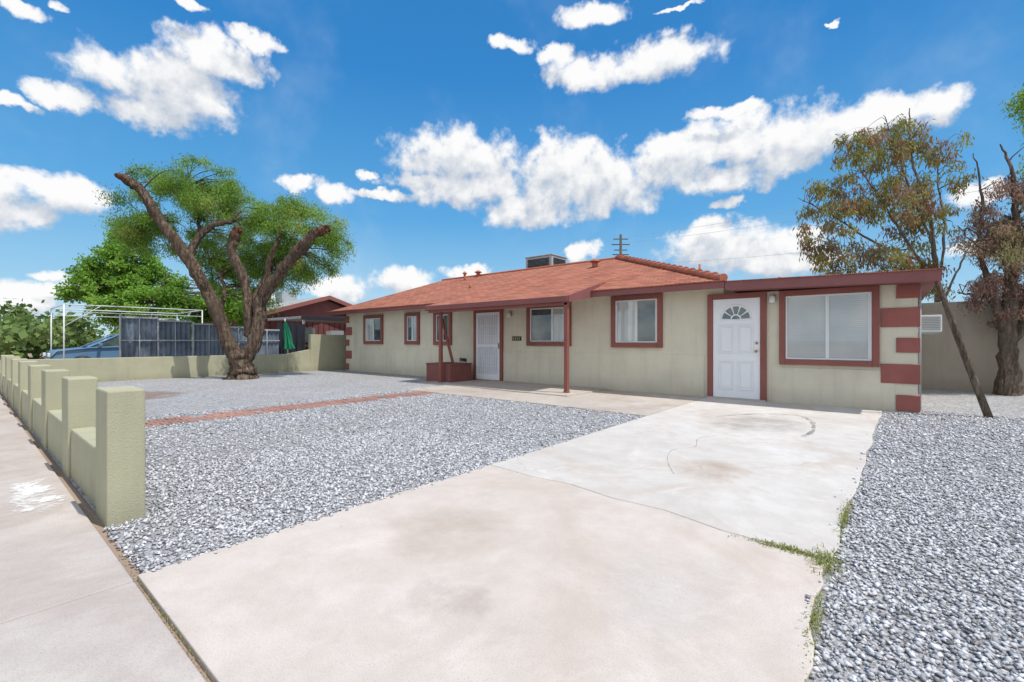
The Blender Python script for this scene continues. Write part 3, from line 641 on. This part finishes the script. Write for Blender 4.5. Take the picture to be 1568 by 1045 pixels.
tree('shade_tree',(-31,5.6,0),sh,[(0,0,5.2,1.8,1.6,1.6),(-1.3,0,4.3,1.5,1.4,1.3),(1.3,0,4,1.5,1.4,1.3),(0,-.5,3.2,2.4,1.5,1.1),(-.4,0,6.6,.9,.9,.6),(3.2,0,3.0,1.4,1.2,1.0),(5.2,.5,3.2,1.6,1.2,1.2)],170,260,LEAF_B,BARKG,.17,.05,.2,(.35,.65),.03,.5)
eu=[[(0,0,0,.16),(-.05,0,2,.13),(-.15,0,3.4,.11),(-.3,0,4.6,.08),(-.7,.1,6.2,.05),(-.75,.1,7.6,.02)],
 [(-.1,0,2.6,.08),(-.7,0,3.6,.07),(-1.5,-.1,4.7,.05),(-2.3,-.1,5.9,.035),(-2.7,0,6.8,.015)],
 [(-.6,0,3.4,.06),(-1.6,.2,3.9,.05),(-2.7,.3,4.7,.035),(-3.7,.3,5.2,.015)],
 [(-.2,0,3.8,.06),(-.9,-.2,5.0,.05),(-1.5,-.3,6.4,.03),(-1.8,-.3,7.2,.012)],
 [(0,0,3.0,.06),(.3,.2,4.4,.05),(.2,.3,5.8,.03),(.3,.3,6.6,.012)],
 [(-.8,0,3.7,.04),(-1.9,-.2,3.6,.03),(-2.9,-.3,3.5,.012)],[(.05,0,2.2,.05),(.5,0,3.2,.04),(.9,0,4.0,.02)]]
tree('eucalyptus_tree',(1.12,17.0,0),eu,[(-2.9,0,4.9,.9,.8,1.3),(-2.2,0,6.3,.8,.7,.8),(-1.3,0,6.4,.8,.7,.9),(-.6,0,6.8,.5,.6,.6),(-1.4,0,5.0,1.0,.8,.9),(-2.2,0,3.6,1.1,.8,.6),(.1,0,5.9,.6,.6,1.0),(-.4,0,4.6,.7,.6,.9),(-3.4,0,3.9,.5,.5,.7),(-.5,0,3.3,.8,.6,.5),(-1.2,0,2.9,1.6,.6,.5)],240,66,LEAF_E,BARKP,.14,.018,.75,(.15,.34),.007,.42,.02,.55)
dt_=[[(0,0,-.1,.26),(.03,0,.5,.21),(0,0,1.4,.17),(.1,0,2.6,.13),(.3,.1,4.0,.08),(.2,.1,5.0,.04),(-.05,.1,5.6,.015)],
 [(.0,0,1.2,.12),(-.3,0,2.2,.08),(-.5,.1,3.2,.05),(-.45,.1,4.4,.03),(-.65,.1,5.4,.01)],
 [(.0,0,.9,.12),(.4,0,1.8,.1),(.8,0,3.0,.07),(.9,0,4.6,.04),(1.1,0,6.0,.02)],
 [(.1,0,2.4,.05),(-.3,-.2,3.0,.03),(-.9,-.2,3.3,.02),(-1.3,-.2,3.7,.01)],
 [(.05,0,1.9,.05),(-.4,.2,2.2,.03),(-.9,.2,2.3,.015)]]
tree('dry_cypress_tree',(2.05,14.75,0),dt_,[(.2,0,4.0,.8,.7,1.0),(-.3,0,3.2,.7,.6,.9),(.6,0,3.0,.8,.6,1.3),(.1,0,2.2,.7,.5,.7),(.7,0,4.8,.5,.5,.6),(1.4,0,4.0,.7,.6,1.4),(-.5,0,2.4,.5,.5,.5)],150,200,LEAF_R,BARKG,.09,.010,.6,(.14,.36),.009,.5,.02,.85)
tree('palo_verde_tree',(3.2,17.5,0),[[(0,0,0,.15),(0,0,3,.11),(.1,0,6,.05),(.1,0,7.5,.02)]],[(-.1,0,7.2,.8,.8,.7),(.4,0,6.0,1.1,.9,1.0),(.4,0,5,1.0,.9,1.0),(.6,0,3.6,1,.9,.8)],80,240,LEAF_G,BARKG,.10,.018,.4,(.22,.45),.012,.55)

cl=[]
for i in range(420):
    y=random.uniform(-60,70); h=random.uniform(1.0,3.8)*(1.0+.3*math.sin(y*.23)); cl.append((-62-random.uniform(0,14),y,random.uniform(.3,h),random.uniform(.9,1.8)))
for i in range(160):
    cl.append((-45+random.gauss(0,3),random.gauss(.8,1.3),random.uniform(.3,2.6),random.uniform(.5,1.0)))
leaves('distant_trees',cl,90,.5,.2,LEAF_D,None,.2)

# ------------------------------------------------------------------ neighbouring property
N=empty('neighbour_house')
MAR=painted('maroon_siding',(.20,.07,.065),.85,.2)
yr,z_e,z_r=14.2,2.75,3.92; xe=-26; xw=-38
mesh('gable_walls',[(xe-.6,10.9,0),(xe-.6,17.5,0),(xe-.6,17.5,2.7),(xe-.6,yr,3.75),(xe-.6,10.9,2.7),(xw,10.9,0),(xw,17.5,0),(xw,17.5,2.7),(xw,yr,3.75),(xw,10.9,2.7)],[(0,1,2,3,4),(5,9,8,7,6),(0,4,9,5),(1,6,7,2)],MAR,N)
mesh('roof',[(xe,10.4,z_e),(xe,yr,z_r),(xe,18.0,z_e),(xw,10.4,z_e),(xw,yr,z_r),(xw,18,z_e)],[(0,1,4,3),(1,2,5,4)],ROOFG,N)
for (ya,za_,yb,zb_) in ((10.4,z_e,yr,z_r),(yr,z_r,18,z_e)):
    mesh('barge_board',[(xe,ya,za_-.2),(xe+.05,ya,za_-.2),(xe+.05,yb,zb_-.2),(xe,yb,zb_-.2),(xe,ya,za_+.03),(xe+.05,ya,za_+.03),(xe+.05,yb,zb_+.03),(xe,yb,zb_+.03)],BF,TRIM,N)
boxes('siding_boards',[(xe-.6,xe-.57,11.0+.35*k,11.02+.35*k,0,2.68) for k in range(18)],DARK,N)
box('carport_roof',-25.9,-22.0,10.6,17.0,2.30,2.42,METAL,N,.01)
box('carport_fascia',-21.99,-21.93,10.55,17.0,2.24,2.44,DARK,N,.01)
boxes('carport_posts',[(-22.2,-22.1,y,y+.1,0,2.3) for y in (10.7,13.6,16.8)],WFRAME,N,.01)
box('rooftop_unit',-32,-31,13.6,14.6,3.7,4.5,METAL,N,.02)
V=[];F=[]
for i in range(25):
    y=9.1+i*.055; dx=.05*math.sin(i*1.1)+.03*math.sin(i*2.3)
    V+=[(-21.3+dx,y,.25+.05*math.sin(i*.7)),(-21.3+dx*.3,y,2.02-.04*math.sin(i*.26*math.pi/2))]
for i in range(24): F.append((2*i,2*i+2,2*i+3,2*i+1))
mesh('hanging_tarp',V,F,TARP,N)
box('stored_fridge',-22.9,-22.3,12.3,13.0,0,1.75,WFRAME,N,.04)
box('stored_boxes',-23.4,-22.6,13.8,14.8,0,1.1,METAL,N,.03)
box('window',xe-.57,xe-.55,12.4,13.6,1.1,2.0,G_DARK,N)
cf=empty('sheet_metal_fence')
CM=M('corrugated_sheet',.5,.4)
CM.col(CM.ramp(CM.noise(1.2,5,.6),[(.35,(.10,.13,.18)),(.65,(.24,.29,.36))])); CM.bump(CM.noise(4,4),.4,.04)
for k in range(5):
    ya=3.35+k*1.02; yb=ya+1.0; lean=.10*(k%2); zt=2.02-.085*k
    V=[];F=[]; m_=26
    for i in range(m_+1):
        y=ya+(yb-ya)*i/m_; dx=.018*math.sin(i*1.6)
        V+=[(-19.5+dx,y,.05),(-19.5+dx-lean,y,zt-.05*i/m_)]
    for i in range(m_): F.append((2*i,2*i+2,2*i+3,2*i+1))
    mesh('panel',V,F,CM.m,cf)
    boxes('rails',[(-19.46,-19.42,ya,yb,.35,.40),(-19.46-lean*.5,-19.42-lean*.5,ya,yb,1.2,1.24),(-19.47-lean,-19.42-lean,ya,yb,zt-.06,zt)],METAL,cf)
    tube('post',[(-19.43,ya,0),(-19.43-lean,ya,zt+.05)],.03,METAL,cf); tube('stile',[(-19.43,ya+.5,0),(-19.43-lean,ya+.5,zt)],.015,METAL,cf)
pf=empty('pipe_canopy_frame')
for x in (-21.6,-25.0):
    for y in (2.25,6.3): tube('pole',[(x,y,0),(x,y,2.45)],.022,WFRAME,pf,8)
    tube('rail',[(x,2.25,2.45),(x,6.3,2.45)],.02,WFRAME,pf,8); tube('rail_low',[(x,2.25,2.2),(x,6.3,2.2)],.013,WFRAME,pf,8)
for y in (2.25,6.3): tube('cross',[(-21.6,y,2.45),(-25,y,2.45)],.02,WFRAME,pf,8)
tube('brace',[(-21.6,2.25,1.7),(-21.6,3.2,2.45)],.014,WFRAME,pf,8)
um=empty('patio_umbrella')
ug=painted('umbrella_green',(.02,.22,.12),.8)
tube('pole',[(-20.8,9.45,0),(-20.8,9.25,2.2)],.02,WFRAME,um,8)
V=[];F=[]
rings=[(2.1,.03),(1.9,.09),(1.5,.15),(1.1,.21),(.85,.26)]
for i,(z,r_) in enumerate(rings):
    for k in range(16):
        q=2*math.pi*k/16; rr=r_*(1 if k%2 else .6)*random.uniform(.85,1.15); V.append((-20.8+rr*math.cos(q),9.26+rr*math.sin(q)+(2.15-z)*.15,z+random.uniform(-.04,.04)))
for i in range(len(rings)-1):
    for k in range(16): F.append((i*16+k,i*16+(k+1)%16,(i+1)*16+(k+1)%16,(i+1)*16+k))
mesh('canopy',V,F,ug,um)
def car(name,x,y,col,yaw=0):
    e_=empty(name,(x,y,0)); e_.rotation_euler=(0,0,yaw)
    m=M(name+'_paint',.25,.5); m.col(col); m.p.inputs['Coat Weight'].default_value=.6
    prof=[(-2.25,.35),(-2.28,.62),(-2.1,.86),(-1.2,.98),(-.55,1.0),(1.45,1.0),(2.1,.98),(2.25,.85),(2.27,.5),(2.2,.32)]
    n=len(prof)
    V2=[(-.82,l,z) for l,z in prof]+[(-.9,l*.985,.35+(z-.35)*.93) for l,z in prof]+[(.9,l*.985,.35+(z-.35)*.93) for l,z in prof]+[(.82,l,z) for l,z in prof]
    F=[(r*n+i,r*n+(i+1)%n,(r+1)*n+(i+1)%n,(r+1)*n+i) for r in range(3) for i in range(n)]+[tuple(range(n))[::-1],tuple(range(3*n,4*n))]
    o=mesh('body',V2,F,m.m,e_); bev(o,.03,3)
    lo=[(-1.15,.98),(-.35,1.40),(1.1,1.42),(1.85,1.0)]
    V=[(-.80,l,z) if z<1.1 else (-.62,l,z) for l,z in lo]+[(.80,l,z) if z<1.1 else (.62,l,z) for l,z in lo]
    mesh('glasshouse',V,[(0,1,2,3),(7,6,5,4),(0,4,5,1),(2,6,7,3)],G_DARK,e_)
    box('roof_panel',-.63,.63,-.38,1.13,1.405,1.455,m.m,e_,.03)
    for s_ in (-1,1):
        for (l0,z0,l1,z1) in ((-1.18,.98,-.36,1.42),(.45,1.0,.42,1.42),(1.12,1.42,1.88,1.0)):
            tube('pillar',[(s_*(.81 if z0<1.1 else .63),l0,z0),(s_*(.63 if z1>1.1 else .81),l1,z1)],.035,m.m,e_,6)
        for l in (-1.4,1.4):
            tube('wheel',[(s_*.74,l,.33),(s_*.93,l,.33)],.33,DARK,e_,20); tube('hub',[(s_*.93,l,.33),(s_*.945,l,.33)],.2,METAL,e_,12)
        box('mirror',s_*.98-.09,s_*.98+.09,-.95,-.85,1.0,1.12,m.m,e_,.02)
        box('lamp',s_*.7-.14,s_*.7+.14,-2.30,-2.22,.62,.76,WFRAME,e_,.02); box('tail_lamp',s_*.75-.1,s_*.75+.1,2.22,2.3,.7,.88,TRIM,e_,.02)
    return e_
car('parked_car',-24.0,4.3,(.13,.25,.40))

up=empty('utility_pole'); PX,PY=-22.6,46.2
WOODP=bark('pole_wood',(.12,.09,.07),(.24,.19,.15))
tube('pole',[(PX,PY,0),(PX,PY,12.9)],[.2,.13],WOODP,up,10)
for z,wd in ((12.4,.9),(11.8,1.1),(11.2,.8),(10.7,1.0)):
    P0=Vector((PX,PY,z)); dd=R3*wd*.9
    tube('crossarm',[P0-dd,P0+dd],.06,WOODP,up,6)
V=[];F=[]
for z,sg in ((12.5,1.0),(11.9,1.2),(9.5,1.4)):
    tx,ty,tz=40,30,z-1.0; pts=[]
    for i in range(25):
        t=i/24; pts.append((PX+(tx-PX)*t,PY+(ty-PY)*t,z+(tz-z)*t-4*sg*t*(1-t)))
    tube_geo(V,F,pts,[.011]*25,5)
mesh('power_lines',V,F,METAL,up)
